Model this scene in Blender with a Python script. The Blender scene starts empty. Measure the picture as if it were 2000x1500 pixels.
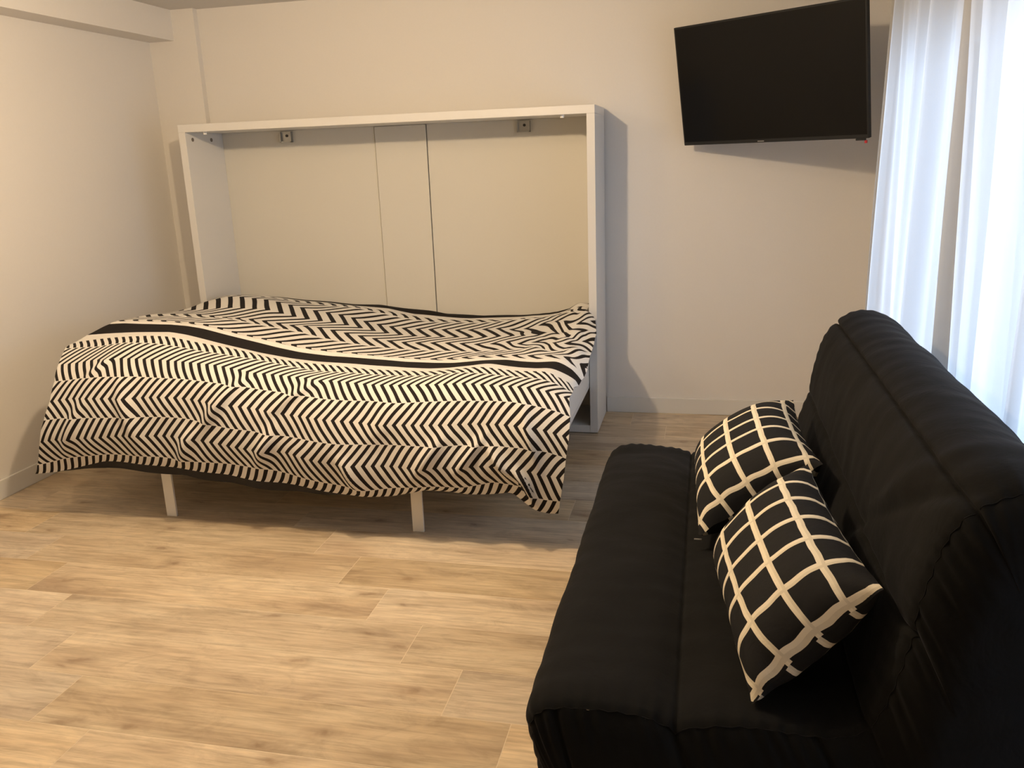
import bpy, bmesh, math, random
from mathutils import Vector, Matrix, noise
sc = bpy.context.scene
COL = sc.collection
random.seed(7)

# ---------------------------------------------------------------- camera
cam_data = bpy.data.cameras.new('camera')
cam = bpy.data.objects.new('camera', cam_data)
COL.objects.link(cam)
cam_data.sensor_fit = 'HORIZONTAL'
cam_data.sensor_width = 36.0
cam_data.lens = 1660.48 / 2000 * 36.0
cam_data.clip_start = 0.05
R_ = Vector((0.97534957, 0.21767512, -0.03620452))
U_ = Vector((-0.02257772, 0.26165078, 0.9648985))
F_ = Vector((-0.21950734, 0.94029592, -0.26011558))
m = Matrix.Identity(4)
for i in range(3):
    m[i][0] = R_[i]; m[i][1] = U_[i]; m[i][2] = -F_[i]
m[0][3], m[1][3], m[2][3] = 0.5074, -4.0201, 1.3577
cam.matrix_world = m
sc.camera = cam

# ---------------------------------------------------------------- world, light, exposure
sc.view_settings.view_transform = 'Standard'
sc.view_settings.look = 'None'
sc.view_settings.gamma = 1.0
sc.view_settings.use_curve_mapping = False
sc.view_settings.exposure = 0.0
world = bpy.data.worlds.new('overcast_sky')
sc.world = world
world.use_nodes = True
world.node_tree.nodes['Background'].inputs[0].default_value = (0.62, 0.78, 1.0, 1)
world.node_tree.nodes['Background'].inputs[1].default_value = 2.0

def area(name, loc, rot, sx, sy, power, col):
    d = bpy.data.lights.new(name, 'AREA')
    d.shape = 'RECTANGLE'; d.size = sx; d.size_y = sy
    d.energy = power; d.color = col
    o = bpy.data.objects.new(name, d)
    o.location = loc; o.rotation_euler = rot
    COL.objects.link(o)
    return o
LAMP = Vector((-0.55, -1.84, 1.98))
DAY_POWER = 74
LAMP_POWER = 74
# daylight falling in through the balcony window on the right
area('daylight', (2.05, -1.75, 1.05), (0, math.radians(90), 0), 1.9, 3.1, DAY_POWER, (0.62, 0.78, 1.0))
# the warm ceiling lamp bulb
pl = bpy.data.lights.new('lamp_bulb', 'POINT')
pl.energy = LAMP_POWER; pl.color = (1.0, 0.745, 0.47); pl.shadow_soft_size = 0.035
plo = bpy.data.objects.new('lamp_bulb', pl); plo.location = LAMP; COL.objects.link(plo)

FILL_LAMP = Vector((-1.50, -1.90, 1.98))  # added fill bulb, out of view, brightens the left wall
pl2 = bpy.data.lights.new('lamp_bulb', 'POINT')
pl2.energy = 19; pl2.color = (1.0, 0.745, 0.47); pl2.shadow_soft_size = 0.09
pl2o = bpy.data.objects.new('lamp_bulb', pl2); pl2o.location = FILL_LAMP; COL.objects.link(pl2o)

# ---------------------------------------------------------------- helpers
def tag(o, label=None, cat=None, group=None, kind=None):
    if label: o['label'] = label
    if cat: o['category'] = cat
    if group: o['group'] = group
    if kind: o['kind'] = kind
    return o
def empty(name, loc=(0, 0, 0)):
    o = bpy.data.objects.new(name, None); o.location = loc; COL.objects.link(o)
    o.empty_display_size = 0.1
    return o
def link_mesh(name, me, mats, parent=None):
    o = bpy.data.objects.new(name, me)
    for mt in (mats if isinstance(mats, (list, tuple)) else [mats]):
        me.materials.append(mt)
    COL.objects.link(o)
    if parent:
        o.parent = parent
        # parents are unrotated empties: keep world placement
        o.location = -Vector(ROOT_LOC(parent))
    return o
def ROOT_LOC(p):
    v = Vector(p.location); q = p.parent
    while q: v = v + Vector(q.location); q = q.parent
    return v
def bm_obj(name, bm, mats, parent=None, smooth=False):
    bmesh.ops.recalc_face_normals(bm, faces=bm.faces)
    me = bpy.data.meshes.new(name); bm.to_mesh(me); bm.free()
    if smooth:
        for p in me.polygons: p.use_smooth = True
    return link_mesh(name, me, mats, parent)
def box(bm, x0, x1, y0, y1, z0, z1, bev=0.0, mi=0):
    vs = [bm.verts.new((x, y, z)) for x in (x0, x1) for y in (y0, y1) for z in (z0, z1)]
    fs = []
    for idx in ((0, 1, 3, 2), (4, 6, 7, 5), (0, 4, 5, 1), (2, 3, 7, 6), (0, 2, 6, 4), (1, 5, 7, 3)):
        f = bm.faces.new([vs[i] for i in idx]); f.material_index = mi; fs.append(f)
    if bev > 0:
        es = list({e for f in fs for e in f.edges})
        bmesh.ops.bevel(bm, geom=es, offset=bev, segments=2, affect='EDGES', profile=0.6, material=-1)
def cyl(bm, c, r, h, axis='Z', seg=20, r2=None, mi=0):
    r2 = r if r2 is None else r2
    mt = Matrix.Translation(c)
    if axis == 'X': mt = mt @ Matrix.Rotation(math.radians(90), 4, 'Y')
    if axis == 'Y': mt = mt @ Matrix.Rotation(math.radians(90), 4, 'X')
    r_ = bmesh.ops.create_cone(bm, cap_ends=True, segments=seg, radius1=r, radius2=r2, depth=h, matrix=mt)
    for f in {f for v in r_['verts'] for f in v.link_faces}: f.material_index = mi
def tube(bm, pts, r, seg=8):
    rings = []
    for i, p in enumerate(pts):
        p = Vector(p)
        a = Vector(pts[max(0, i - 1)]); b = Vector(pts[min(len(pts) - 1, i + 1)])
        d = (b - a).normalized()
        n = d.orthogonal().normalized(); t = d.cross(n)
        rings.append([bm.verts.new(p + r * (math.cos(k * 2 * math.pi / seg) * n + math.sin(k * 2 * math.pi / seg) * t)) for k in range(seg)])
    for A, B in zip(rings, rings[1:]):
        for k in range(seg): bm.faces.new((A[k], A[(k + 1) % seg], B[(k + 1) % seg], B[k]))
    bm.faces.new(rings[0]); bm.faces.new(rings[-1])

class NT:
    def __init__(s, name):
        s.m = bpy.data.materials.new(name); s.m.use_nodes = True
        s.t = s.m.node_tree; s.bsdf = s.t.nodes['Principled BSDF']; s.out = s.t.nodes['Material Output']
    def n(s, typ, **kw):
        nd = s.t.nodes.new(typ)
        for k, v in kw.items(): setattr(nd, k, v)
        return nd
    def l(s, a, b): s.t.links.new(a, b)
    def put(s, inp, v):
        if hasattr(v, 'is_output'): s.l(v, inp)
        elif v is not None: inp.default_value = v
    def math(s, op, a, b=None, c=None):
        nd = s.n('ShaderNodeMath', operation=op)
        for i, v in enumerate((a, b, c)):
            if v is not None: s.put(nd.inputs[i], v)
        return nd.outputs[0]
    def mix(s, f, a, b):
        nd = s.n('ShaderNodeMix', data_type='RGBA')
        s.put(nd.inputs[0], f); s.put(nd.inputs[6], a); s.put(nd.inputs[7], b)
        return nd.outputs[2]
    def noise(s, vec, scale, detail=3, rough=0.5, dist=0.0):
        nd = s.n('ShaderNodeTexNoise')
        if vec is not None: s.l(vec, nd.inputs['Vector'])
        nd.inputs['Scale'].default_value = scale; nd.inputs['Detail'].default_value = detail
        nd.inputs['Roughness'].default_value = rough; nd.inputs['Distortion'].default_value = dist
        return nd.outputs[0]
    def mapping(s, vec, loc=(0, 0, 0), rot=(0, 0, 0), scale=(1, 1, 1)):
        nd = s.n('ShaderNodeMapping'); s.l(vec, nd.inputs[0])
        nd.inputs[1].default_value = loc; nd.inputs[2].default_value = rot; nd.inputs[3].default_value = scale
        return nd.outputs[0]
    def ramp(s, f, stops):
        nd = s.n('ShaderNodeValToRGB'); s.l(f, nd.inputs[0])
        e = nd.color_ramp.elements
        e[0].position, e[0].color = stops[0]
        e[1].position, e[1].color = stops[-1]
        for p, c in stops[1:-1]:
            q = e.new(p); q.color = c
        return nd.outputs[0]
    def bump(s, h, strength=0.3, dist=0.01):
        nd = s.n('ShaderNodeBump'); nd.inputs['Strength'].default_value = strength; nd.inputs['Distance'].default_value = dist
        s.l(h, nd.inputs['Height']); s.l(nd.outputs[0], s.bsdf.inputs['Normal'])
    def obj(s): return s.n('ShaderNodeTexCoord').outputs['Object']
    def uv(s): return s.n('ShaderNodeTexCoord').outputs['UV']
def rgb(r, g, b): return (r, g, b, 1)

def plain(name, col, rough=0.5, metal=0.0, bump=None, vary=0.0):
    t = NT(name)
    t.bsdf.inputs['Roughness'].default_value = rough; t.bsdf.inputs['Metallic'].default_value = metal
    nz = t.noise(t.obj(), bump[0] if bump else 6.0, 4)
    c2 = tuple(c * (1 - vary) for c in col[:3]) + (1,)
    t.l(t.mix(nz, col, c2), t.bsdf.inputs['Base Color'])
    if bump: t.bump(nz, bump[1], bump[2])
    return t.m

M = {}
M['wall'] = plain('wall_paint', rgb(.75, .725, .69), .75, bump=(120, .12, .002), vary=.03)
M['ceiling'] = plain('ceiling_paint', rgb(.62, .60, .57), .85, bump=(90, .1, .002), vary=.02)
M['white_laminate'] = plain('white_laminate', rgb(.68, .67, .65), .38, bump=(300, .02, .001), vary=.01)
M['back_board'] = plain('back_board', rgb(.64, .62, .56), .5, bump=(200, .02, .001), vary=.02)
M['white_metal'] = plain('white_metal', rgb(.80, .79, .76), .35)
M['skirting'] = plain('skirting_paint', rgb(.70, .69, .66), .4)
M['steel'] = plain('zinc_steel', rgb(.42, .42, .40), .35, metal=.9)
M['grout'] = plain('grout', rgb(.66, .56, .42), .85)
M['tv_plastic'] = plain('tv_plastic', rgb(.005, .005, .005), .7)
M['grey_plastic'] = plain('grey_plastic', rgb(.30, .30, .30), .4)
M['red_plastic'] = plain('red_plastic', rgb(.45, .02, .03), .4)
M['dark_plug'] = plain('dark_plug', rgb(.16, .14, .12), .5)
M['mattress_cloth'] = plain('mattress_cloth', rgb(.74, .74, .74), .85, bump=(60, .2, .004))
M['black_lining'] = plain('black_lining', rgb(.016, .015, .016), .9, bump=(200, .2, .002))
M['steel_dark'] = plain('dark_steel', rgb(.05, .05, .05), .45, metal=.6)
M['frame_pvc'] = plain('window_pvc', rgb(.70, .70, .70), .35)

def screen_mat():
    t = NT('tv_screen'); t.bsdf.inputs['Base Color'].default_value = rgb(.006, .0058, .0055)
    t.bsdf.inputs['Roughness'].default_value = .22
    t.bsdf.inputs['Specular IOR Level'].default_value = .16
    t.l(t.ramp(t.noise(t.obj(), 3, 2), [(0, rgb(.18, .18, .18)), (1, rgb(.24, .24, .24))]), t.bsdf.inputs['Roughness'])
    return t.m
M['screen'] = screen_mat()

def glass_mat():
    t = NT('window_glass')
    t.bsdf.inputs['Transmission Weight'].default_value = 1.0
    t.bsdf.inputs['Roughness'].default_value = 0.0
    tr = t.n('ShaderNodeBsdfTransparent'); gl = t.n('ShaderNodeBsdfGlossy'); gl.inputs['Roughness'].default_value = .02
    mx = t.n('ShaderNodeMixShader'); fr = t.n('ShaderNodeFresnel')
    t.l(fr.outputs[0], mx.inputs[0]); t.l(tr.outputs[0], mx.inputs[1]); t.l(gl.outputs[0], mx.inputs[2])
    t.l(mx.outputs[0], t.out.inputs[0])
    return t.m
M['glass'] = glass_mat()

def sheer(name, transl, transp, col):
    t = NT(name)
    wv = t.noise(t.mapping(t.obj(), scale=(900, 900, 900)), 1, 1)
    d = t.n('ShaderNodeBsdfDiffuse'); d.inputs[0].default_value = col
    tl = t.n('ShaderNodeBsdfTranslucent'); tl.inputs[0].default_value = col
    tp = t.n('ShaderNodeBsdfTransparent')
    a = t.n('ShaderNodeMixShader'); a.inputs[0].default_value = transl
    t.l(d.outputs[0], a.inputs[1]); t.l(tl.outputs[0], a.inputs[2])
    b = t.n('ShaderNodeMixShader')
    t.l(t.math('MULTIPLY_ADD', wv, .06, transp - .03), b.inputs[0])
    t.l(a.outputs[0], b.inputs[1]); t.l(tp.outputs[0], b.inputs[2])
    t.l(b.outputs[0], t.out.inputs[0])
    return t.m
M['sheer'] = sheer('sheer_voile', .70, .15, rgb(.76, .79, .83))
M['sheer_hem'] = sheer('sheer_hem', .35, .03, rgb(.46, .45, .43))

def plank_mat():
    t = NT('wood_look_tile')
    oi = t.n('ShaderNodeObjectInfo').outputs['Random']
    co = t.obj()
    sh = t.n('ShaderNodeCombineXYZ')
    t.l(t.math('MULTIPLY', oi, 37.0), sh.inputs[0]); t.l(t.math('MULTIPLY', oi, 91.0), sh.inputs[1]); t.l(t.math('MULTIPLY', oi, 13.0), sh.inputs[2])
    ad = t.n('ShaderNodeVectorMath', operation='ADD'); t.l(co, ad.inputs[0]); t.l(sh.outputs[0], ad.inputs[1])
    v = ad.outputs[0]
    broad = t.noise(t.mapping(v, scale=(1.6, 7.5, 1)), 1.0, 3, .55, .6)
    grain = t.noise(t.mapping(v, scale=(5, 95, 1)), 1.0, 5, .65, .4)
    streak = t.noise(t.mapping(v, scale=(2.6, 26, 1)), 1.0, 4, .6, .9)
    c = t.ramp(broad, [(.28, rgb(.40, .30, .20)), (.45, rgb(.53, .42, .285)), (.60, rgb(.61, .50, .35)), (.78, rgb(.53, .44, .315))])
    s1 = t.ramp(streak, [(.32, rgb(1, 1, 1)), (.46, rgb(0, 0, 0))])
    c = t.mix(t.math('MULTIPLY', s1, .42), c, rgb(.31, .225, .145))
    g1 = t.ramp(grain, [(.34, rgb(.80, .79, .77)), (.6, rgb(1.06, 1.05, 1.04))])
    mu = t.n('ShaderNodeMix', data_type='RGBA', blend_type='MULTIPLY'); mu.inputs[0].default_value = 1.0
    t.l(c, mu.inputs[6]); t.l(g1, mu.inputs[7]); c = mu.outputs[2]
    # knots
    vo = t.n('ShaderNodeTexVoronoi', voronoi_dimensions='2D'); vo.inputs['Scale'].default_value = 1.0
    wob = t.noise(v, 14, 3)
    mp = t.mapping(v, scale=(2.1, 5.2, 1))
    av = t.n('ShaderNodeVectorMath', operation='ADD'); t.l(mp, av.inputs[0])
    wv = t.n('ShaderNodeCombineXYZ'); t.l(t.math('MULTIPLY', wob, .22), wv.inputs[0]); t.l(t.math('MULTIPLY', wob, .3), wv.inputs[1])
    t.l(wv.outputs[0], av.inputs[1]); t.l(av.outputs[0], vo.inputs['Vector'])
    kn = t.ramp(vo.outputs['Distance'], [(.02, rgb(1, 1, 1)), (.06, rgb(.45, .45, .45)), (.17, rgb(0, 0, 0))])
    c = t.mix(t.math('MULTIPLY', kn, .7), c, rgb(.25, .165, .10))
    patch = t.ramp(t.noise(t.mapping(v, scale=(4.5, 11, 1)), 1.0, 4, .7, 1.8), [(.36, rgb(.86, .85, .84)), (.52, rgb(1, 1, 1)), (.70, rgb(1.08, 1.07, 1.04))])
    m3 = t.n('ShaderNodeMix', data_type='RGBA', blend_type='MULTIPLY'); m3.inputs[0].default_value = 1.0
    t.l(c, m3.inputs[6]); t.l(patch, m3.inputs[7]); c = m3.outputs[2]
    br = t.math('MULTIPLY_ADD', oi, .24, .92)
    hs = t.n('ShaderNodeHueSaturation'); t.l(br, hs.inputs['Value']); t.l(c, hs.inputs['Color'])
    t.l(t.math('MULTIPLY_ADD', t.math('FRACT', t.math('MULTIPLY', oi, 7.3)), -.34, 1.10), hs.inputs['Saturation'])
    t.l(hs.outputs[0], t.bsdf.inputs['Base Color'])
    t.l(t.math('MULTIPLY_ADD', grain, .16, .36), t.bsdf.inputs['Roughness'])
    t.bsdf.inputs['Specular IOR Level'].default_value = .35
    t.bump(grain, .08, .002)
    return t.m
M['plank'] = plank_mat()

def black_cloth():
    t = NT('black_cotton')
    v = t.obj()
    n1 = t.noise(t.mapping(v, scale=(1, 1, 1)), 9, 4, .6, .5)
    n2 = t.noise(v, 420, 2)
    t.l(t.mix(n1, rgb(.0048, .0047, .0042), rgb(.0034, .0034, .0032)), t.bsdf.inputs['Base Color'])
    t.bsdf.inputs['Roughness'].default_value = .85
    t.bsdf.inputs['Specular IOR Level'].default_value = .12
    t.bsdf.inputs['Sheen Weight'].default_value = .035
    t.bsdf.inputs['Sheen Roughness'].default_value = .5
    t.bsdf.inputs['Sheen Tint'].default_value = rgb(.8, .85, 1)
    h = t.math('ADD', t.math('MULTIPLY', n1, 1.0), t.math('MULTIPLY', n2, .04))
    t.bump(h, .40, .008)
    return t.m
M['black'] = black_cloth()

def duvet_mat():
    t = NT('zigzag_print')
    sp = t.n('ShaderNodeSeparateXYZ'); t.l(t.uv(), sp.inputs[0])
    u, v = sp.outputs[0], sp.outputs[1]
    G = lambda a, b: t.math('GREATER_THAN', a, b)
    L = lambda a, b: t.math('LESS_THAN', a, b)
    # front band: vertices of the arrows at odd rows, broken joints at even rows
    pp = t.math('PINGPONG', v, 1.0)                          # 0 at even, 1 at odd
    dist = t.math('SUBTRACT', 1.0, pp)
    sh = t.math('MULTIPLY', t.math('FLOOR', t.math('DIVIDE', v, 2.0)), .42)
    f = t.math('SUBTRACT', t.math('ADD', u, t.math('MULTIPLY', t.math('MAXIMUM', t.math('SUBTRACT', v, 6.0), 0.0), .045)), t.math('MULTIPLY', dist, .057))
    f = t.math('FRACT', t.math('ADD', t.math('DIVIDE', f, .0335), t.math('ADD', sh, 50.0)))
    bar1 = t.math('MULTIPLY', L(f, .44), G(pp, .008))
    z1 = t.math('MULTIPLY', bar1, L(v, 6.5))
    # top band: larger print, vertices at even rows
    pp2 = t.math('PINGPONG', v, 1.0)
    f2 = t.math('SUBTRACT', u, t.math('MULTIPLY', pp2, .125))
    sh2 = t.math('ADD', t.math('MULTIPLY', G(v, 13.0), .42), t.math('MULTIPLY', L(v, 9.0), .42))
    f2 = t.math('FRACT', t.math('ADD', t.math('DIVIDE', f2, .0675), t.math('ADD', sh2, 50.0)))
    j = t.math('MULTIPLY', G(t.math('ABSOLUTE', t.math('SUBTRACT', v, 9.0)), .04), G(t.math('ABSOLUTE', t.math('SUBTRACT', v, 13.0)), .04))
    bar2 = t.math('MULTIPLY', L(f2, .40), j)
    z2 = t.math('MULTIPLY', bar2, t.math('MULTIPLY', G(v, 7.62), L(v, 13.5)))
    st = t.math('MULTIPLY', G(v, 6.8), L(v, 7.4))
    st2 = t.math('MULTIPLY', G(v, 13.8), L(v, 14.3))
    k = t.math('MINIMUM', t.math('ADD', t.math('ADD', z1, z2), t.math('ADD', st, st2)), 1.0)
    c = t.mix(k, rgb(.71, .69, .655), rgb(.016, .0135, .013))
    t.l(c, t.bsdf.inputs['Base Color'])
    t.bsdf.inputs['Roughness'].default_value = .9
    t.bsdf.inputs['Specular IOR Level'].default_value = .15
    wn = t.noise(t.obj(), 14, 5, .6, .8)
    t.bump(wn, .22, .012)
    return t.m
M['duvet'] = duvet_mat()

def pillow_mat():
    t = NT('grid_print')
    sp = t.n('ShaderNodeSeparateXYZ'); t.l(t.uv(), sp.inputs[0])
    P = .0835
    def line(c, off):
        wob = t.math('MULTIPLY', t.math('SUBTRACT', t.noise(t.obj(), 30, 2), .5), .002)
        f = t.math('FRACT', t.math('ADD', t.math('DIVIDE', t.math('ADD', c, wob), P), 20 + off))
        d = t.math('ABSOLUTE', t.math('SUBTRACT', f, .5))
        return t.math('LESS_THAN', d, .083), f
    a, fa = line(sp.outputs[0], .0); b, fb = line(sp.outputs[1], .0)
    k = t.math('MAXIMUM', a, b)
    tone = t.math('MAXIMUM', t.math('MULTIPLY', a, t.math('GREATER_THAN', fa, .51)), t.math('MULTIPLY', b, t.math('GREATER_THAN', fb, .51)))
    strip = t.mix(t.math('MULTIPLY', tone, t.math('MULTIPLY_ADD', t.noise(t.obj(), 45, 3), .6, .2)), rgb(.80, .73, .58), rgb(.56, .50, .38))
    c = t.mix(k, rgb(.012, .012, .013), strip)
    t.l(c, t.bsdf.inputs['Base Color']); t.bsdf.inputs['Roughness'].default_value = .85
    t.bsdf.inputs['Specular IOR Level'].default_value = .2
    t.bump(t.noise(t.obj(), 18, 4, .6, .5), .25, .01)
    return t.m
M['pillow'] = pillow_mat()

# ---------------------------------------------------------------- the room
XL, XR, YB, YF, ZC = -2.446, 1.36, 0.385, -5.2, 2.165
T = .15
def st(name, mat, *boxes, bev=0, parent=None):
    bm = bmesh.new()
    for b in boxes: box(bm, *b, bev)
    o = bm_obj(name, bm, mat, parent)
    if parent is None: tag(o, kind='structure')
    return o
floor = st('floor', M['grout'], (XL - T, XR + T, YF - T, YB + T, -.06, -.0009))
st('ceiling', M['ceiling'], (XL - T, XR + T, YF - T, YB + T, ZC, ZC + .1))
st('wall_left', M['wall'], (XL - T, XL, YF - T, YB + T, -.06, ZC + .05))
st('wall_back', M['wall'], (XL, XR, YB, YB + T, -.06, ZC + .05))
st('wall_front', M['wall'], (XL, XR, YF - T, YF, -.06, ZC + .05))
# window opening in the right wall: y from -3.25 to -0.30, z 0.05 to 1.93
WY0, WY1, WZ0, WZ1 = -3.25, -.33, .08, 1.80
st('wall_right', M['wall'], (XR, XR + T, WY1, YB + T, -.06, ZC + .05), (XR, XR + T, YF - T, WY0, -.06, ZC + .05),
   (XR, XR + T, WY0, WY1, WZ1, ZC + .05), (XR, XR + T, WY0, WY1, -.06, WZ0))
# boxed-in beam along the left wall and the slim column in the corner
st('trim_1', M['wall'], (XL, -2.297, YF, .345, 2.011, ZC))
st('trim_2', M['wall'], (XL, -2.165, .345, YB, 0, ZC))
def skirt(name, x0, x1, y0, y1):
    st(name, M['skirting'], (x0, x1, y0, y1, 0, .083), bev=.002)
skirt('baseboard_back', .003, XR, YB - .012, YB)
skirt('baseboard_left', XL, XL + .012, YF, .345)
skirt('baseboard_right', XR - .012, XR, YF, YB - .012)
# planks: 0.2 m rows, 1.225 m long, each row stepping 0.183 m
rowpitch, L = .2017, 1.225
k = -14
n_pl = 0
for k in range(-12, 17):
    y1 = -1.6575 - rowpitch * k; y0 = y1 - rowpitch
    if y0 > YB or y1 < YF: continue
    xo = -1.708 + .182 * k
    n = math.floor((XL - xo) / L)
    x = xo + n * L
    while x < XR:
        a, b = max(x, XL) + .0011, min(x + L, XR) - .0011
        c, d = max(y0, YF) + .0011, min(y1, YB) - .0011
        if b - a > .01 and d - c > .01:
            bm = bmesh.new()
            dz = random.uniform(-.0003, .0003)
            box(bm, a, b, c, d, -.012, dz)
            top = [f for f in bm.faces if f.calc_center_median().z > -.001]
            bmesh.ops.inset_region(bm, faces=top, thickness=.0011, depth=0)
            for v in bm.verts:
                if v.co.z > -.002 and (abs(v.co.x - a) < 1e-5 or abs(v.co.x - b) < 1e-5 or abs(v.co.y - c) < 1e-5 or abs(v.co.y - d) < 1e-5):
                    v.co.z -= .0006
            bm_obj('plank', bm, M['plank'], floor)
            n_pl += 1
        x += L
# window_1: balcony window with two sashes, mullion, shutter box
win = empty('window_1', (XR, -1.8, WZ0)); tag(win, kind='structure')
def wbox(name, mat, *boxes, bev=.004, parent=win):
    bm = bmesh.new()
    for b in boxes: box(bm, *b, bev)
    return bm_obj(name, bm, mat, parent)
f0, f1 = XR + .02, XR + .075
wbox('window_frame', M['frame_pvc'], (f0, f1, WY0, WY1, WZ0, WZ0 + .05), (f0, f1, WY0, WY1, WZ1 - .05, WZ1),
     (f0, f1, WY0, WY0 + .05, WZ0 + .05, WZ1 - .05), (f0, f1, WY1 - .05, WY1, WZ0 + .05, WZ1 - .05))
ys = [WY0 + .05, -2.30, -1.30, WY1 - .05]
for a, b in zip(ys, ys[1:]):
    s = wbox('sash', M['frame_pvc'], (f0 - .01, f1 - .01, a, b, WZ0 + .05, WZ0 + .13), (f0 - .01, f1 - .01, a, b, WZ1 - .12, WZ1 - .05),
         (f0 - .01, f1 - .01, a, a + .065, WZ0 + .13, WZ1 - .12), (f0 - .01, f1 - .01, b - .065, b, WZ0 + .13, WZ1 - .12))
    bm = bmesh.new(); box(bm, f0 + .02, f0 + .024, a + .06, b - .06, WZ0 + .12, WZ1 - .11)
    bm_obj('pane', bm, M['glass'], s)
h = wbox('window_handle', M['white_metal'], (f0 - .03, f0 - .01, -1.325, -1.295, 1.0, 1.07), (f0 - .045, f0 - .03, -1.32, -1.30, .93, 1.06))
wbox('window_sill', M['frame_pvc'], (XR - .02, XR + .08, WY0, WY1, WZ0 - .01, WZ0))
# ---------------------------------------------------------------- wall bed (horizontal folding bed in an open white cabinet)
W, H, D, TH = 2.12, 1.565, .368, .038
bed = empty('fold_down_bed', (-W / 2, 0, 0))
tag(bed, 'white horizontal fold-down wall bed cabinet standing against the back wall, opened', 'bed')
def part(name, mat, *boxes, bev=.0015, parent=bed, smooth=False):
    bm = bmesh.new()
    for b in boxes: box(bm, *b, bev)
    return bm_obj(name, bm, mat, parent, smooth)
part('side_panel', M['white_laminate'], (-W, -W + TH, 0, D, 0.003, H - TH))
part('side_panel', M['white_laminate'], (-TH, 0, 0, D, 0.003, H - TH))
part('top_panel', M['white_laminate'], (-W, 0, 0, D, H - TH, H))
part('bottom_panel', M['white_laminate'], (-W + TH, -TH, .001, D, 0.003, .04))
part('back_panel', M['back_board'], (-W + TH, -1.2015, D - .02, D - .008, .04, H - TH))
part('back_panel', M['back_board'], (-.9135, -TH, D - .02, D - .008, .04, H - TH))
part('center_strip', M['back_board'], (-1.1975, -.9175, D - .026, D - .008, .04, H - TH - .002), bev=.001)
for x in (-1.697, -.40):
    bm = bmesh.new()
    box(bm, x - .033, x + .033, D - .030, D - .0201, H - TH - .062, H - TH - .004, .001)
    box(bm, x - .033, x - .027, D - .045, D - .030, H - TH - .062, H - TH - .008, .0005)
    box(bm, x + .027, x + .033, D - .045, D - .030, H - TH - .062, H - TH - .008, .0005)
    box(bm, x - .033, x + .033, D - .045, D - .030, H - TH - .062, H - TH - .056, .0005)
    pl_ = bm_obj('latch_plate', bm, M['steel'], bed)
    bm = bmesh.new(); cyl(bm, (x + .004, D - .033, H - TH - .028), .007, .006, 'Y', 14)
    bm_obj('screw', bm, M['steel_dark'], pl_)
for x in (-1.99, -.155):
    bm = bmesh.new(); cyl(bm, (x, .035, H - TH - .006), .009, .014, 'Z', 16, .010)
    bm_obj('bumper', bm, M['white_metal'], bed)
for y in (.06, .235):
    bm = bmesh.new(); cyl(bm, (-W + TH + .001, y, H - TH - .035), .010, .003, 'X', 14)
    bm_obj('cover_cap', bm, M['dark_plug'], bed)
# the lowered bed panel and its rim
part('bed_panel', M['white_laminate'], (-W + TH + .004, -TH - .003, -1.19, .33, .235, .257))
part('bed_rail', M['white_metal'], (-TH - .033, -TH - .003, -1.19, .30, .2571, .40))
part('bed_rail', M['white_metal'], (-W + TH + .004, -W + TH + .034, -1.19, .30, .2571, .40))
part('bed_rail', M['white_metal'], (-W + TH + .034, -TH - .033, -1.19, -1.16, .2571, .40))
for x in (-1.594, -.548):
    bm = bmesh.new()
    box(bm, x, x + .044, -1.232, -1.222, 0.0, .25, .0015)
    box(bm, x, x + .044, -1.222, -1.185, .2351 - .006, .2349, .001)
    lg = bm_obj('leg', bm, M['white_metal'], bed)
# mattress
bm = bmesh.new()
nx, ny = 60, 40
X0, X1, Y0, Y1, Z0, Z1 = -2.045, -.075, -1.155, .29, .2585, .47
def rbox(bm, X0, X1, Y0, Y1, Z0, Z1, r, seg=5, bulge=.0):
    box(bm, X0, X1, Y0, Y1, Z0, Z1, 0)
    bmesh.ops.bevel(bm, geom=bm.edges[:], offset=r, segments=seg, affect='EDGES', profile=.5)
rbox(bm, X0, X1, Y0, Y1, Z0, Z1, .04)
mat_o = bm_obj('mattress', bm, M['mattress_cloth'], None, True)
tag(mat_o, 'white mattress lying on the lowered wall bed, showing below the duvet by the right panel', 'mattress')

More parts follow.
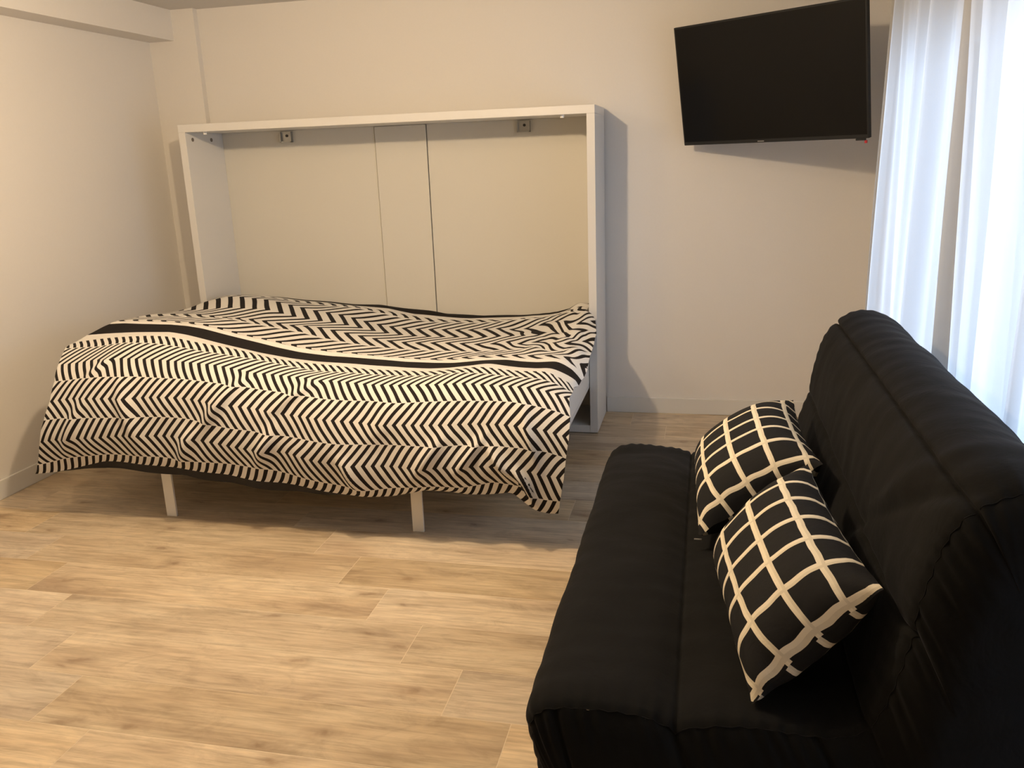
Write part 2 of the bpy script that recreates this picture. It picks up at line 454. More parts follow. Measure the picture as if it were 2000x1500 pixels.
# ---------------------------------------------------------------- duvet
DUVET_ROWS = [
(-0.5,-1.33,[(-2.089,0.196),(-1.992,0.207),(-1.893,0.229),(-1.771,0.26),(-1.703,0.261),(-1.545,0.258),(-1.436,0.251),(-1.328,0.241),(-1.222,0.234),(-1.118,0.217),(-1.014,0.21),(-0.912,0.199),(-0.842,0.186),(-0.772,0.178),(-0.682,0.175),(-0.577,0.183),(-0.493,0.205),(-0.452,0.215),(-0.386,0.213),(-0.293,0.206),(-0.196,0.212),(-0.135,0.221),(-0.057,0.164),(-0.005,0.149),(0.026,0.149)]),
(0,-1.345,[(-2.06,0.24),(-2.008,0.251),(-1.923,0.274),(-1.816,0.289),(-1.737,0.297),(-1.633,0.299),(-1.509,0.299),(-1.42,0.29),(-1.312,0.287),(-1.196,0.284),(-1.051,0.268),(-0.911,0.241),(-0.831,0.227),(-0.748,0.216),(-0.673,0.206),(-0.562,0.223),(-0.419,0.237),(-0.314,0.236),(-0.239,0.254),(-0.196,0.264),(-0.165,0.258),(-0.127,0.256),(-0.093,0.25),(-0.052,0.214),(-0.013,0.205),(0.035,0.2)]),
(1,-1.36,[(-2.008,0.344),(-1.947,0.356),(-1.894,0.359),(-1.839,0.367),(-1.757,0.37),(-1.654,0.382),(-1.583,0.385),(-1.458,0.386),(-1.33,0.382),(-1.228,0.366),(-1.12,0.349),(-0.963,0.342),(-0.861,0.319),(-0.756,0.31),(-0.678,0.306),(-0.57,0.307),(-0.489,0.307),(-0.331,0.318),(-0.261,0.325),(-0.19,0.326),(-0.121,0.324),(-0.087,0.316),(-0.052,0.311),(-0.017,0.299),(0.02,0.292),(0.052,0.288)]),
(2,-1.355,[(-1.975,0.433),(-1.902,0.442),(-1.819,0.447),(-1.725,0.452),(-1.645,0.454),(-1.558,0.457),(-1.475,0.46),(-1.388,0.457),(-1.294,0.446),(-1.185,0.428),(-1.099,0.421),(-0.994,0.407),(-0.889,0.396),(-0.751,0.384),(-0.673,0.385),(-0.565,0.386),(-0.414,0.392),(-0.271,0.398),(-0.188,0.401),(-0.087,0.398),(-0.042,0.392),(-0.007,0.383),(0.03,0.372),(0.061,0.362)]),
(3,-1.34,[(-1.955,0.502),(-1.854,0.517),(-1.776,0.521),(-1.692,0.523),(-1.584,0.526),(-1.478,0.533),(-1.386,0.53),(-1.255,0.518),(-1.097,0.501),(-0.957,0.48),(-0.833,0.47),(-0.716,0.461),(-0.646,0.456),(-0.533,0.458),(-0.381,0.463),(-0.259,0.469),(-0.145,0.473),(-0.074,0.47),(-0.037,0.464),(-0,0.453),(0.029,0.445),(0.071,0.432)]),
(4,-1.3,[(-1.951,0.573),(-1.895,0.578),(-1.819,0.59),(-1.741,0.596),(-1.64,0.6),(-1.539,0.598),(-1.402,0.595),(-1.292,0.588),(-1.183,0.577),(-1.077,0.56),(-0.956,0.549),(-0.831,0.533),(-0.728,0.528),(-0.637,0.529),(-0.529,0.527),(-0.415,0.535),(-0.305,0.54),(-0.189,0.544),(-0.143,0.543),(-0.092,0.541),(-0.031,0.526),(0.022,0.513),(0.071,0.493)]),
(5,-1.23,[(-1.982,0.621),(-1.893,0.63),(-1.828,0.642),(-1.732,0.652),(-1.631,0.651),(-1.539,0.649),(-1.441,0.644),(-1.291,0.633),(-1.145,0.608),(-1,0.595),(-0.858,0.585),(-0.754,0.577),(-0.667,0.57),(-0.537,0.571),(-0.408,0.578),(-0.322,0.584),(-0.231,0.58),(-0.172,0.578),(-0.102,0.576),(-0.064,0.571),(-0.03,0.565),(0.007,0.555),(0.057,0.537)]),
(6,-1.13,[(-2.025,0.664),(-1.957,0.669),(-1.87,0.674),(-1.802,0.685),(-1.733,0.693),(-1.679,0.693),(-1.602,0.69),(-1.524,0.681),(-1.482,0.675),(-1.405,0.662),(-1.326,0.653),(-1.249,0.642),(-1.169,0.633),(-1.058,0.613),(-0.937,0.593),(-0.859,0.59),(-0.783,0.588),(-0.707,0.583),(-0.624,0.581),(-0.55,0.581),(-0.476,0.584),(-0.407,0.593),(-0.356,0.598),(-0.28,0.596),(-0.204,0.59),(-0.129,0.584),(-0.089,0.583),(-0.05,0.578),(-0.017,0.567),(0.016,0.553),(0.053,0.531)]),
(6.5,-1.07,[(-2.046,0.671),(-1.998,0.683),(-1.906,0.692),(-1.823,0.7),(-1.749,0.705),(-1.668,0.708),(-1.59,0.704),(-1.554,0.698),(-1.476,0.685),(-1.393,0.673),(-1.316,0.662),(-1.236,0.646),(-1.161,0.629),(-1.081,0.616),(-1.002,0.605),(-0.888,0.599),(-0.812,0.594),(-0.735,0.587),(-0.654,0.585),(-0.572,0.585),(-0.499,0.584),(-0.419,0.592),(-0.345,0.601),(-0.305,0.604),(-0.268,0.602),(-0.23,0.597),(-0.154,0.591),(-0.114,0.59),(-0.074,0.591),(-0.04,0.587),(-0.005,0.569),(0.029,0.554),(0.049,0.535)]),
(6.8,-1,[(-2.019,0.693),(-1.927,0.699),(-1.814,0.706),(-1.705,0.709),(-1.624,0.71),(-1.551,0.698),(-1.443,0.674),(-1.336,0.65),(-1.23,0.628),(-1.089,0.607),(-0.985,0.596),(-0.924,0.593),(-0.82,0.589),(-0.719,0.582),(-0.618,0.578),(-0.518,0.578),(-0.436,0.582),(-0.355,0.591),(-0.304,0.598),(-0.274,0.599),(-0.215,0.592),(-0.156,0.587),(-0.097,0.584),(-0.055,0.587),(-0.026,0.58),(0.018,0.561),(0.046,0.544),(0.056,0.524)]),
(7.4,-0.93,[(-1.959,0.724),(-1.891,0.728),(-1.778,0.727),(-1.669,0.728),(-1.593,0.722),(-1.519,0.71),(-1.409,0.685),(-1.301,0.66),(-1.194,0.636),(-1.087,0.618),(-0.954,0.603),(-0.849,0.596),(-0.745,0.59),(-0.642,0.583),(-0.541,0.583),(-0.44,0.584),(-0.374,0.59),(-0.322,0.595),(-0.231,0.6),(-0.17,0.595),(-0.111,0.592),(-0.037,0.596),(-0.008,0.584),(0.021,0.567),(0.042,0.545),(0.057,0.525)]),
(7.62,-0.9,[(-1.95,0.729),(-1.865,0.732),(-1.695,0.733),(-1.612,0.727),(-1.529,0.716),(-1.451,0.7),(-1.378,0.683),(-1.303,0.667),(-1.215,0.65),(-1.141,0.636),(-1.06,0.624),(-0.98,0.615),(-0.903,0.607),(-0.826,0.6),(-0.75,0.595),(-0.601,0.587),(-0.516,0.586),(-0.432,0.59),(-0.382,0.593),(-0.305,0.598),(-0.207,0.602),(-0.122,0.597),(-0.048,0.602),(-0.007,0.593),(0.026,0.573),(0.049,0.55),(0.063,0.53)]),
(8,-0.84,[(-1.971,0.724),(-1.884,0.726),(-1.769,0.727),(-1.685,0.723),(-1.605,0.719),(-1.525,0.702),(-1.448,0.683),(-1.369,0.666),(-1.289,0.649),(-1.208,0.635),(-1.13,0.623),(-1.049,0.611),(-0.972,0.601),(-0.894,0.594),(-0.816,0.586),(-0.734,0.581),(-0.657,0.58),(-0.581,0.575),(-0.501,0.58),(-0.42,0.586),(-0.32,0.592),(-0.22,0.597),(-0.134,0.597),(-0.059,0.6),(-0.007,0.591),(0.033,0.571),(0.067,0.543)]),
(9,-0.68,[(-2.024,0.706),(-1.844,0.714),(-1.665,0.708),(-1.564,0.704),(-1.491,0.693),(-1.413,0.678),(-1.336,0.665),(-1.259,0.654),(-1.175,0.641),(-1.133,0.628),(-1.054,0.613),(-0.977,0.598),(-0.902,0.588),(-0.819,0.58),(-0.743,0.576),(-0.658,0.573),(-0.579,0.572),(-0.503,0.571),(-0.423,0.57),(-0.354,0.573),(-0.276,0.578),(-0.191,0.584),(-0.116,0.587),(-0.038,0.593),(0.01,0.583),(0.056,0.558)]),
(10,-0.52,[(-2.06,0.688),(-1.928,0.694),(-1.82,0.694),(-1.741,0.687),(-1.658,0.678),(-1.577,0.674),(-1.495,0.667),(-1.413,0.655),(-1.333,0.644),(-1.242,0.64),(-1.175,0.631),(-1.097,0.615),(-1.02,0.6),(-0.942,0.586),(-0.865,0.575),(-0.784,0.569),(-0.707,0.568),(-0.624,0.569),(-0.549,0.57),(-0.475,0.566),(-0.399,0.567),(-0.319,0.573),(-0.242,0.578),(-0.17,0.584),(-0.068,0.598),(-0.002,0.588),(0.052,0.569)]),
(11,-0.34,[(-2.075,0.667),(-1.979,0.68),(-1.852,0.686),(-1.765,0.693),(-1.685,0.691),(-1.599,0.686),(-1.527,0.679),(-1.441,0.657),(-1.365,0.643),(-1.279,0.631),(-1.202,0.621),(-1.12,0.605),(-1.046,0.591),(-0.973,0.579),(-0.893,0.57),(-0.818,0.563),(-0.738,0.559),(-0.654,0.558),(-0.58,0.559),(-0.497,0.56),(-0.422,0.563),(-0.343,0.564),(-0.26,0.569),(-0.183,0.575),(-0.125,0.58),(-0.034,0.602),(0.007,0.597),(0.041,0.584)]),
(12,-0.14,[(-2.082,0.657),(-2.02,0.681),(-1.959,0.694),(-1.887,0.708),(-1.809,0.71),(-1.727,0.702),(-1.637,0.695),(-1.562,0.679),(-1.477,0.661),(-1.401,0.643),(-1.32,0.631),(-1.236,0.618),(-1.162,0.598),(-1.085,0.58),(-1.009,0.565),(-0.929,0.556),(-0.845,0.551),(-0.764,0.55),(-0.689,0.55),(-0.612,0.551),(-0.532,0.554),(-0.448,0.56),(-0.373,0.555),(-0.291,0.564),(-0.212,0.569),(-0.08,0.609),(-0.032,0.619),(0.011,0.6)]),
(13,0.03,[(-2.06,0.657),(-2.019,0.685),(-1.927,0.69),(-1.808,0.685),(-1.691,0.674),(-1.576,0.655),(-1.461,0.644),(-1.376,0.634),(-1.241,0.623),(-1.164,0.608),(-1.087,0.595),(-1.005,0.574),(-0.934,0.564),(-0.847,0.554),(-0.771,0.554),(-0.688,0.552),(-0.613,0.55),(-0.526,0.556),(-0.452,0.564),(-0.343,0.575),(-0.219,0.581),(-0.13,0.614),(-0.067,0.624),(-0.05,0.617)]),
(13.5,0.12,[(-2.043,0.673),(-1.951,0.675),(-1.799,0.67),(-1.622,0.648),(-1.446,0.634),(-1.302,0.618),(-1.203,0.602),(-1.126,0.597),(-1.054,0.583),(-0.976,0.568),(-0.898,0.557),(-0.815,0.552),(-0.733,0.55),(-0.657,0.548),(-0.578,0.548),(-0.497,0.549),(-0.393,0.557),(-0.288,0.566),(-0.183,0.59),(-0.131,0.613),(-0.08,0.626),(-0.05,0.624)]),
(13.8,0.19,[(-2.03,0.664),(-1.961,0.664),(-1.838,0.661),(-1.598,0.633),(-1.455,0.622),(-1.315,0.606),(-1.13,0.595),(-0.994,0.565),(-0.859,0.552),(-0.764,0.547),(-0.681,0.545),(-0.571,0.546),(-0.368,0.555),(-0.248,0.569),(-0.181,0.585),(-0.142,0.608),(-0.102,0.622),(-0.064,0.619)]),
(14.3,0.26,[(-2.033,0.655),(-1.939,0.652),(-1.815,0.644),(-1.632,0.627),(-1.487,0.618),(-1.344,0.604),(-1.202,0.602),(-1.064,0.583),(-0.926,0.569),(-0.836,0.553),(-0.7,0.551),(-0.63,0.546),(-0.505,0.549),(-0.382,0.55),(-0.282,0.561),(-0.201,0.575),(-0.147,0.596),(-0.073,0.609)]),
(14.5,0.32,[(-2.058,0.628),(-1.975,0.628),(-1.849,0.619),(-1.663,0.602),(-1.516,0.593),(-1.372,0.579),(-1.228,0.577),(-1.087,0.558),(-0.947,0.544),(-0.855,0.528),(-0.718,0.526),(-0.647,0.52),(-0.52,0.524),(-0.395,0.524),(-0.293,0.536),(-0.211,0.547),(-0.157,0.569),(-0.081,0.58)]),
]

def resample(P, n):
    d = [0]
    for a, b in zip(P, P[1:]): d.append(d[-1] + math.hypot(b[0] - a[0], b[1] - a[1]))
    out = []; j = 0
    for i in range(n):
        t = d[-1] * i / (n - 1)
        while j < len(d) - 2 and d[j + 1] < t: j += 1
        s = (t - d[j]) / max(1e-9, d[j + 1] - d[j])
        # catmull-rom for a soft line
        p0 = P[max(0, j - 1)]; p1 = P[j]; p2 = P[j + 1]; p3 = P[min(len(P) - 1, j + 2)]
        z = p1[1] + s * (p2[1] - p1[1])
        out.append((p1[0] + s * (p2[0] - p1[0]), z, t))
    # u measured from x = -1
    u0 = min(out, key=lambda q: abs(q[0] + 1.0))
    return [(x, z, t - u0[2] + (-1 - 0)) for x, z, t in out], u0
NC = 260
RR = []
for v, Y, P in DUVET_ROWS:
    q, u0 = resample(P, NC)
    q = [(x, z, u + (u0[0] + 1)) for x, z, u in q]
    # smooth z a little
    for _ in range(4):
        q = [q[0]] + [(q[i][0], (q[i - 1][1] + 2 * q[i][1] + q[i + 1][1]) / 4, q[i][2]) for i in range(1, NC - 1)] + [q[-1]]
    RR.append((v, Y, q))
def cr(a, b, c, d, s):
    return b + .5 * s * (c - a + s * (2 * a - 5 * b + 4 * c - d + s * (3 * (b - c) + d - a)))
SUB = 8
# creases in the front drop: (u, v, length along v, width, amplitude, slant)
CREASE = [(-1.22, 3.2, 2.6, .028, .013, .05), (-1.05, 1.2, 1.6, .03, .016, .03), (-.93, 4.2, 1.8, .03, .012, .07), (-.72, .6, 1.0, .03, .012, -.03),
          (-1.62, 2.5, 2.6, .03, .010, -.02), (-1.75, 5.0, 1.6, .022, .010, .05), (-1.38, .6, 1.2, .03, .012, .04), (-.16, 1.2, 1.2, .022, .016, -.05),
          (-.27, 1.6, 1.3, .022, .014, .05), (-.42, 1.5, 1.4, .03, .011, .05), (-.06, 2.6, 2.4, .02, .010, -.02), (-1.86, 1.6, 2.0, .03, .010, .04), (-.6, 3.0, 1.6, .05, .008, .03),
          (-.07, .4, 1.0, .02, .018, -.06)]
grid = []; uvs = []
nr = len(RR)
for i in range(nr - 1):
    last = i == nr - 2
    for k in range(SUB + (1 if last else 0)):
        s = k / SUB
        a, b, c, d = RR[max(0, i - 1)], RR[i], RR[i + 1], RR[min(nr - 1, i + 2)]
        v = b[0] + s * (c[0] - b[0])
        line = []; ul = []
        for j in range(NC):
            x = b[2][j][0] + s * (c[2][j][0] - b[2][j][0])
            z = cr(a[2][j][1], b[2][j][1], c[2][j][1], d[2][j][1], s)
            y = cr(a[1], b[1], c[1], d[1], s)
            u = b[2][j][2] + s * (c[2][j][2] - b[2][j][2])
            vv = v
            if v < 6.5:
                for cu, cv, cl, cw, ca, sl in CREASE:
                    dv = (v - cv) / cl
                    if abs(dv) < 1:
                        du = (u - cu - sl * (v - cv)) / cw
                        y -= 2.3 * ca * math.exp(-du * du) * (1 - dv * dv) ** 2
                        u += .55 * ca * du * math.exp(-du * du * .7) * (1 - dv * dv) ** 2
                w = max(0, min(1, (5.5 - v) / 4))
                y += w * .012 * noise.noise(Vector((u * 5.5, v * .35, 3.1))) * 2
            else:
                z += .004 * noise.noise(Vector((u * 5, y * 5, 9.0)))
                w = max(0, min(1, (x + .42) / .3)) * max(0, min(1, (v - 7.8) / 1.5))
                if w > 0:
                    z += w * (.022 * abs(noise.noise(Vector((x * 9, y * 5 + x * 4, 2.0)))) - .004)
                    u += w * .045 * noise.noise(Vector((x * 6, y * 4, 5.0)))
                    v2 = w * 1.3 * noise.noise(Vector((x * 7, y * 4, 8.0)))
                    vv = min(13.4, max(7.7, v + v2)) if 8 < v < 13.3 else v
            if y > -.03: x = max(-2.074, min(-.048, x))
            y = min(y, .326)
            if y > -1.16 and -2.05 < x < -.07: z = max(z, .484)
            u += .0055 * noise.noise(Vector((u * 9, v * .8, 0))) + .006 * noise.noise(Vector((u * 2.5, v * .3, 7)))
            line.append(Vector((x, y, z))); ul.append((u, vv))
        grid.append(line); uvs.append(ul)
NRW = len(grid)
def grid_mesh(name, G, UV=None, mats=None, parent=None):
    me = bpy.data.meshes.new(name)
    n, m_ = len(G), len(G[0])
    vs = [p for r in G for p in r]
    fs = [(i * m_ + j, i * m_ + j + 1, (i + 1) * m_ + j + 1, (i + 1) * m_ + j) for i in range(n - 1) for j in range(m_ - 1)]
    me.from_pydata(vs, [], fs)
    if UV:
        ul = me.uv_layers.new(name='UVMap')
        fl = [q for r in UV for q in r]
        for lp in me.loops: ul.data[lp.index].uv = fl[lp.vertex_index]
    for p in me.polygons: p.use_smooth = True
    me.update()
    return link_mesh(name, me, mats, parent)
duv = empty('duvet', (-1.0, -.5, .47))
tag(duv, 'black and white zigzag patterned duvet spread over the fold-down bed', 'duvet')
grid_mesh('printed_cover', grid, uvs, M['duvet'], duv)
# black underside, a little inside the cover; its edge shows below the hem on the left half
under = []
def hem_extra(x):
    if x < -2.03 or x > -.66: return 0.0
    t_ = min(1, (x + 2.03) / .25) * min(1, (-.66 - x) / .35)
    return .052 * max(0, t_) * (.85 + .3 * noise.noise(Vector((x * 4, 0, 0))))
for i in range(0, NRW, 2):
    r = []
    for j in range(NC):
        p = grid[i][j]
        a = grid[max(0, i - 1)][j]; b = grid[min(NRW - 1, i + 1)][j]
        c = grid[i][max(0, j - 1)]; d = grid[i][min(NC - 1, j + 1)]
        n = (d - c).cross(b - a)
        n = n.normalized() if n.length > 1e-9 else Vector((0, 0, 1))
        if n.z < 0 and i > 60: n = -n
        e = min(1, min(j, NC - 1 - j) / 9) * min(1, .25 + i / 30)
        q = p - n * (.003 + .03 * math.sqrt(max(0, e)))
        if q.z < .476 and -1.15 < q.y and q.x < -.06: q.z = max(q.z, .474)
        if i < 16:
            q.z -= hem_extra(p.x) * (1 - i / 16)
        if q.y > -.04: q.x = max(-2.076, min(-.0445, q.x))
        q.y = min(q.y, .328)
        r.append(q)
    under.append(r)
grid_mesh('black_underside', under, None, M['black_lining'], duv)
# seam closing both sheets
bm = bmesh.new()
def strip(A, B):
    va = [bm.verts.new(p) for p in A]; vb = [bm.verts.new(p) for p in B]
    for i in range(len(A) - 1): bm.faces.new((va[i], va[i + 1], vb[i + 1], vb[i]))
idx = list(range(0, NRW, 2))
strip([grid[i][0] for i in idx], [r[0] for r in under])
strip([grid[i][-1] for i in idx], [r[-1] for r in under])
strip(grid[0], under[0]); strip(grid[idx[-1]], under[-1])
bm_obj('edge_seam', bm, M['black_lining'], duv)

# ---------------------------------------------------------------- sofa
sofa = empty('sofa_bed', (.65, -2.03, 0))
tag(sofa, 'black quilted sofa bed with its back to the sheer curtains', 'sofa')
PR = [(.24, .07), (.232, .16), (.225, .26), (.214, .33), (.208, .375), (.222, .408), (.26, .428), (.33, .436), (.42, .432), (.475, .420), (.54, .428), (.62, .430), (.69, .430),
      (.745, .438), (.782, .475), (.800, .53), (.812, .585), (.822, .64), (.836, .71), (.852, .775), (.875, .825), (.905, .856), (.95, .874), (1.00, .872), (1.045, .850), (1.082, .805),
      (1.105, .74), (1.115, .66), (1.12, .55), (1.12, .40), (1.115, .25), (1.11, .07)]
def smooth_poly(P, per=6):
    out = []
    for i in range(len(P) - 1):
        a, b, c, d = P[max(0, i - 1)], P[i], P[i + 1], P[min(len(P) - 1, i + 2)]
        for k in range(per):
            s = k / per; out.append((cr(a[0], b[0], c[0], d[0], s), cr(a[1], b[1], c[1], d[1], s)))
    out.append(P[-1]); return out
PF = smooth_poly(PR, 12)
cum = [0]
for a, b in zip(PF, PF[1:]): cum.append(cum[-1] + math.hypot(b[0] - a[0], b[1] - a[1]))
def cum_at(x, z): return cum[min(range(len(PF)), key=lambda i: (PF[i][0] - x) ** 2 + (PF[i][1] - z) ** 2)]
seams = [cum_at(.24, .07), cum_at(.216, .39) * 0 + cum_at(.232, .16), cum_at(.475, .42), cum_at(.766, .455), cum_at(.818, .62), cum_at(.89, .84), cum_at(1.09, .79), cum_at(1.11, .07)]
puffA = [.004, .010, .010, .012, .012, .010, .012]
YN, YFAR = -2.745, -1.335
NY = 190
def normal(i):
    a = PF[max(0, i - 1)]; b = PF[min(len(PF) - 1, i + 1)]
    dx, dz = b[0] - a[0], b[1] - a[1]; l = math.hypot(dx, dz); return (-dz / l, dx / l)
def puff(c):
    for k in range(len(seams) - 1):
        if seams[k] <= c <= seams[k + 1] + 1e-6:
            s = (c - seams[k]) / (seams[k + 1] - seams[k])
            return puffA[k] * (max(0, math.sin(math.pi * s)) ** .35 - .75)
    return 0
SG = []
for j in range(NY + 1):
    y = YFAR + (YN - YFAR) * j / NY
    e = min(j, NY - j) / NY * (YFAR - YN)          # distance to the nearer end
    ev = min(1, e / .07)
    edge = -.016 * (1 - math.sqrt(1 - (1 - ev) ** 2))
    r = []
    for i, (x, z) in enumerate(PF):
        nx_, nz_ = normal(i)
        nv = Vector((x * 7, y * 3.2, z * 7))
        wr = .0045 * noise.noise(nv * 1.2) + .0030 * noise.noise(Vector((x * 9, y * 18, z * 9)))
        # gathers near the stitched end edges
        g = .0020 * math.exp(-e / .03) * math.sin(cum[i] * 190 + 3 * noise.noise(Vector((cum[i] * 9, 0, 1))))
        gr = sum(math.exp(-((cum[i] - q_) / .0035) ** 2) for q_ in seams[2:7])
        o = puff(cum[i]) + edge + wr + g - .006 * gr
        # long diagonal drag folds on the back rest near the near end
        if x > .80:
            o += .006 * math.exp(-((y + 2.45 + (z - .7) * .9) / .035) ** 2)
            o -= .008 * math.exp(-((y + 2.55 + (z - .75) * 1.6) / .03) ** 2)
        # sagging: the far half of the seat front dips
        zz = z + (-.012 * math.exp(-((y + 1.42) / .10) ** 2) if z > .38 and x < .7 else 0)
        r.append(Vector((x + nx_ * o, y, zz + nz_ * o)))
    SG.append(r)
grid_mesh('quilted_cover', SG, None, M['black'], sofa)
# end gussets (near and far)
def gusset(j, sgn):
    ring = SG[j]; y0 = ring[0].y
    G = []
    NRAD = 26
    for k in range(NRAD + 1):
        r = k / NRAD
        line = []
        for i, p in enumerate(ring):
            x, z = PF[i]
            if x < .76 and z < .46: cx, cz = .34 + .54 * min(1, max(0, (x - .28) / .47)), .20
            else: t_ = min(1, max(0, (z - .44) / .38)) if x < .95 else min(1, max(0, (z - .10) / .70)); cx, cz = .88 + .09 * t_, .20 + .50 * t_
            q = Vector((p.x + (cx - p.x) * r, 0, p.z + (cz - p.z) * r))
            b = .045 * math.sin(min(1, r * 1.6) * math.pi / 2) ** .8
            pk = .0028 * math.exp(-r * 5) * (1 - math.exp(-r * 30)) * math.sin(cum[i] * 230 + 4 * noise.noise(Vector((cum[i] * 7, r, 2))))
            pk += .004 * noise.noise(Vector((q.x * 12, 4, q.z * 12)))
            for xs in (.262, .468, .70):                     # panel seams on the gusset
                if x < .76 and z < .5: pk -= .009 * math.exp(-((x - xs) / .006) ** 2)
            q.y = y0 - sgn * (b + pk)
            line.append(q)
        G.append(line)
    return grid_mesh('side_gusset', G, None, M['black'], sofa)
gusset(NY, 1); gusset(0, -1)
# piping along both end edges
def pipe(name, pts, r, mat, parent):
    bm = bmesh.new(); tube(bm, pts, r, 6); return bm_obj(name, bm, mat, parent, True)
pipe('seam_piping', [p + Vector((0, .0, 0)) for p in SG[NY][::2]], .0010, M['black'], sofa)
pipe('seam_piping', [p + Vector((0, .0, 0)) for p in SG[0][::2]], .0010, M['black'], sofa)
for x in (.30, 1.04):
    for y in (-1.45, -2.62):
        bm = bmesh.new(); cyl(bm, (x, y, .055), .018, .11, 'Z', 14)
        bm_obj('leg', bm, M['steel_dark'], sofa)
bm = bmesh.new(); box(bm, .27, 1.08, -2.68, -1.40, .10, .125, .003)
bm_obj('base_frame', bm, M['steel_dark'], sofa)

# ---------------------------------------------------------------- cushions
def cushion(c, a, b, label, uo, vo, L=.52, Wd=.31, T=.070):
    a = Vector(a).normalized(); b = Vector(b); b = (b - a * b.dot(a)).normalized()
    n = a.cross(b)
    if n.z < 0: n = -n
    c = Vector(c)
    root = empty('cushion', c)
    tag(root, label, 'cushion', 'grid patterned cushions on the black sofa')
    N, K = 72, 44
    def sheet(side):
        G, U = [], []
        for i in range(N + 1):
            s = -1 + 2 * i / N; g, ul = [], []
            for j in range(K + 1):
                t = -1 + 2 * j / K
                e = (max(0, 1 - abs(s) ** 3.4) ** .55) * (max(0, 1 - abs(t) ** 2.6) ** .6)
                # seams draw in between the corners
                ps = s * (1 - .055 * (1 - t * t) * abs(s) ** 3)
                pt = t * (1 - .10 * (1 - s * s) * abs(t) ** 3)
                h = side * T * e * (1.0 if side > 0 else .9)
                wr = .002 * noise.noise(Vector((s * 3 + uo * 9, t * 2.4, side))) * (1 if e > 0 else 0)
                wr += .0012 * math.exp(-(1 - abs(s)) * 9) * math.sin(t * 17 + s) * (1 if e > 0.01 else 0)
                wr += .0014 * math.exp(-(1 - abs(t)) * 7) * math.sin(s * 22 + 1.3 * side)
                rim = .0018 * math.sin(s * 26 + 2) * abs(t) ** 8 + .0022 * math.sin(t * 15) * abs(s) ** 8
                p = c + a * (ps * L / 2) + b * (pt * Wd / 2) + n * (h + wr * (1 if e > .01 else 0) + rim)
                g.append(p); ul.append((s * L / 2 + uo, t * Wd / 2 + vo))
            G.append(g); U.append(ul)
        return G, U
    def arc_uv(G, hem_u, hem_v):
        # cloth lengths measured along the surface; strips then keep their width over the bulge
        nI, nJ = len(G), len(G[0])
        U = [[0.0] * nJ for _ in range(nI)]; V = [[0.0] * nJ for _ in range(nI)]
        for j in range(nJ):
            for i in range(nI - 2, -1, -1): U[i][j] = U[i + 1][j] - min((G[i][j] - G[i + 1][j]).length, .0135)
        for i in range(nI):
            for j in range(1, nJ): V[i][j] = V[i][j - 1] + (G[i][j] - G[i][j - 1]).length
        mid = U[0][nJ // 2]
        out = []
        for i in range(nI):
            out.append([(U[i][j] * mid / U[0][j] + hem_u, V[i][j] * (.92 * (V[nI // 2][-1] / max(1e-6, V[i][-1])) + .08) + hem_v) for j in range(nJ)])
        return out
    P_ = .0835
    g1, u1 = sheet(1); g2, u2 = sheet(-1)
    grid_mesh('front_cover', g1, arc_uv(g1, P_ / 2 + uo, P_ / 2 - vo), M['pillow'], root)
    grid_mesh('back_cover', g2, arc_uv(g2, P_ / 2 + uo + .040, P_ / 2 - vo + .01), M['pillow'], root)
    return root, a, b, n
c1, a1, b1, n1 = cushion((.632, -1.84, .556), (.035, -1, .0), (.82, .03, .57), 'black cushion with cream grid, the farther one, half hidden behind the other cushion', .036, .030, Wd=.335, T=.100)
c2, a2, b2, n2 = cushion((.668, -2.445, .560), (.12, -.99, -.035), (.66, .06, .75), 'black cushion with cream grid, the nearer one, overlapping the other cushion', .011, .030, Wd=.30, T=.086)
bm = bmesh.new(); box(bm, .494, .512, -2.100, -2.094, .447, .450, .0005)
bm_obj('zip_puller', bm, M['steel'], c1)

# ---------------------------------------------------------------- television
tv = empty('television', (.75, .0, 1.64))
tag(tv, 'black flat screen television swung out on a wall arm', 'television')
A = Vector((.393, .286, 1.370))
phi, tilt = math.radians(-36.39), math.radians(10.08)
ax = Vector((math.cos(phi), math.sin(phi), 0)); nrm = Vector((ax.y, -ax.x, 0))
upv = nrm * math.sin(tilt) + Vector((0, 0, math.cos(tilt)))
back = -(nrm * math.cos(tilt) - Vector((0, 0, math.sin(tilt))))
Lt, ZB, ZT = .9165, 0.0, .5267
def tvbox(name, mat, s0, s1, d0, d1, z0, z1, bev=.002, parent=tv):
    bm = bmesh.new(); box(bm, s0, s1, d0, d1, z0, z1, bev)
    mt = Matrix(((ax.x, back.x, upv.x, A.x), (ax.y, back.y, upv.y, A.y), (0, back.z, upv.z, A.z), (0, 0, 0, 1)))
    bmesh.ops.transform(bm, matrix=mt, verts=bm.verts[:])
    return bm_obj(name, bm, mat, parent)
cs = tvbox('casing', M['tv_plastic'], 0, Lt, 0, .022, ZB, ZT, .003)
tvbox('rear_housing', M['tv_plastic'], .12, Lt - .12, .0221, .06, ZB + .05, ZT - .18, .012)
tvbox('screen', M['screen'], .008, Lt - .008, -.0012, -.0001, ZB + .016, ZT - .008, 0)
tvbox('logo', M['grey_plastic'], .405, .437, -.0016, -.0001, ZB + .0045, ZB + .0085, 0)
tvbox('sensor', M['tv_plastic'], .86, .90, .0, .012, ZB - .008, ZB - .0001, .002)
tvbox('cable_plug', M['red_plastic'], .895, .905, .004, .012, ZB - .020, ZB - .0081, .002)
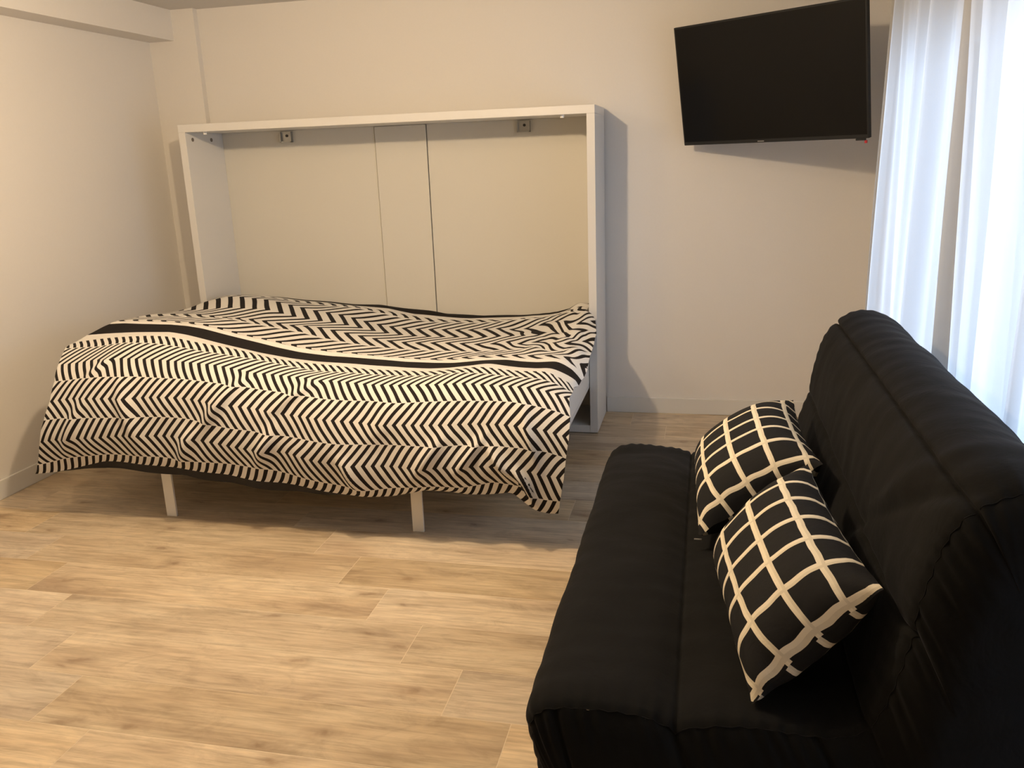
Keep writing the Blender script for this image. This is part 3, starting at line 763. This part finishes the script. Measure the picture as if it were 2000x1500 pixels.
# wall arm
pm = A + ax * (Lt / 2) + upv * .27 + back * .065
bm = bmesh.new()
box(bm, .86, .98, YB - .02, YB - .0005, 1.52, 1.76, .003)
w0 = Vector((.92, YB - .02, 1.64)); el = Vector((1.10, .20, 1.64))
tube(bm, [w0, el], .016, 10); tube(bm, [el, Vector((pm.x, pm.y, pm.z))], .016, 10)
cyl(bm, el, .024, .06, 'Z', 16)
bm_obj('wall_arm', bm, M['steel_dark'], tv)

# ---------------------------------------------------------------- curtains
def curtain(label, y0, y1, x0, amp, seed, lead, nf, hem_w, flare, tail=0.0):
    root = empty('curtain', (x0, (y0 + y1) / 2, ZC - .03))
    tag(root, label, 'curtain', 'sheer curtains at the balcony window')
    NYc, NZ = 260, 40
    G = []
    for k in range(NZ + 1):
        z = .03 + (ZC - .045 - .03) * k / NZ
        fz = z / ZC
        row_ = []
        for j in range(NYc + 1):
            s = j / NYc
            y = y0 + (y1 - y0) * s
            ph = nf * 2 * math.pi * (s + .10 * math.sin(s * 9 + seed) / nf * 2 + .03 * math.sin(s * 23 + seed))
            spread = 1 + .25 * (1 - fz)
            x = x0 + amp * spread * (math.sin(ph + .35 * math.sin(z * 1.7 + s * 6)) + .45 * math.sin(2.3 * ph + seed + z * .4) + .22 * math.sin(5.1 * ph + seed * 2 - z * .6))
            x += .006 * noise.noise(Vector((y * 6, z * 1.3, seed)))
            x += lead(s, z)
            yy = y + .35 * amp * math.cos(ph * 1.0 + 1) + (1 - fz) * flare * (1 - s) - (1 - fz) * tail * s
            row_.append(Vector((x, yy, z)))
        G.append(row_)
    cut = int(NYc * hem_w / abs(y1 - y0))
    grid_mesh('side_hem', [r[:cut + 1] for r in G], None, M['sheer_hem'], root)
    grid_mesh('voile', [r[cut:] for r in G], None, M['sheer'], root)
    return root
def lead1(s, z):
    return -.07 * math.exp(-s * 8)
def lead2(s, z):
    return -.02 * math.exp(-s * 10)
curtain('sheer white curtain nearest the television, hanging at the window', -.46, -1.25, 1.185, .032, 1.0, lead1, 3.5, .085, .04, .10)
curtain('sheer white curtain at the right picture edge, behind the sofa back', -1.28, -3.3, 1.222, .034, 4.2, lead2, 8, .075, -.15)
bm = bmesh.new(); box(bm, 1.15, 1.23, -3.35, .05, ZC - .03, ZC - .0005, .003)
tr_ = bm_obj('curtain_track', bm, M['white_metal']); tag(tr_, 'white curtain track fixed to the ceiling above the sheer curtains', 'curtain track')

# ---------------------------------------------------------------- ceiling lamp (outside the frame, gives the warm light), then the added left-wall fill
lamp = empty('ceiling_lamp', (LAMP.x, LAMP.y, ZC)); tag(lamp, 'small warm ceiling lamp above the floor in front of the bed', 'lamp')
bm = bmesh.new(); cyl(bm, (LAMP.x, LAMP.y, ZC - .012), .06, .022, 'Z', 28); bm_obj('ceiling_rose', bm, M['white_metal'], lamp)
bm = bmesh.new(); cyl(bm, (LAMP.x, LAMP.y, ZC - .08), .016, .11, 'Z', 16); bm_obj('socket', bm, M['white_metal'], lamp)
lamp = empty('ceiling_lamp', (FILL_LAMP.x, FILL_LAMP.y, ZC)); tag(lamp, 'added fill lamp on the ceiling, unseen, brightening the left wall', 'lamp')
bm = bmesh.new(); cyl(bm, (FILL_LAMP.x, FILL_LAMP.y, ZC - .012), .06, .022, 'Z', 28); bm_obj('ceiling_rose', bm, M['white_metal'], lamp)  # made-up fitting for the added fill bulb
bm = bmesh.new(); cyl(bm, (FILL_LAMP.x, FILL_LAMP.y, ZC - .06), .016, .075, 'Z', 16); bm_obj('socket', bm, M['white_metal'], lamp)
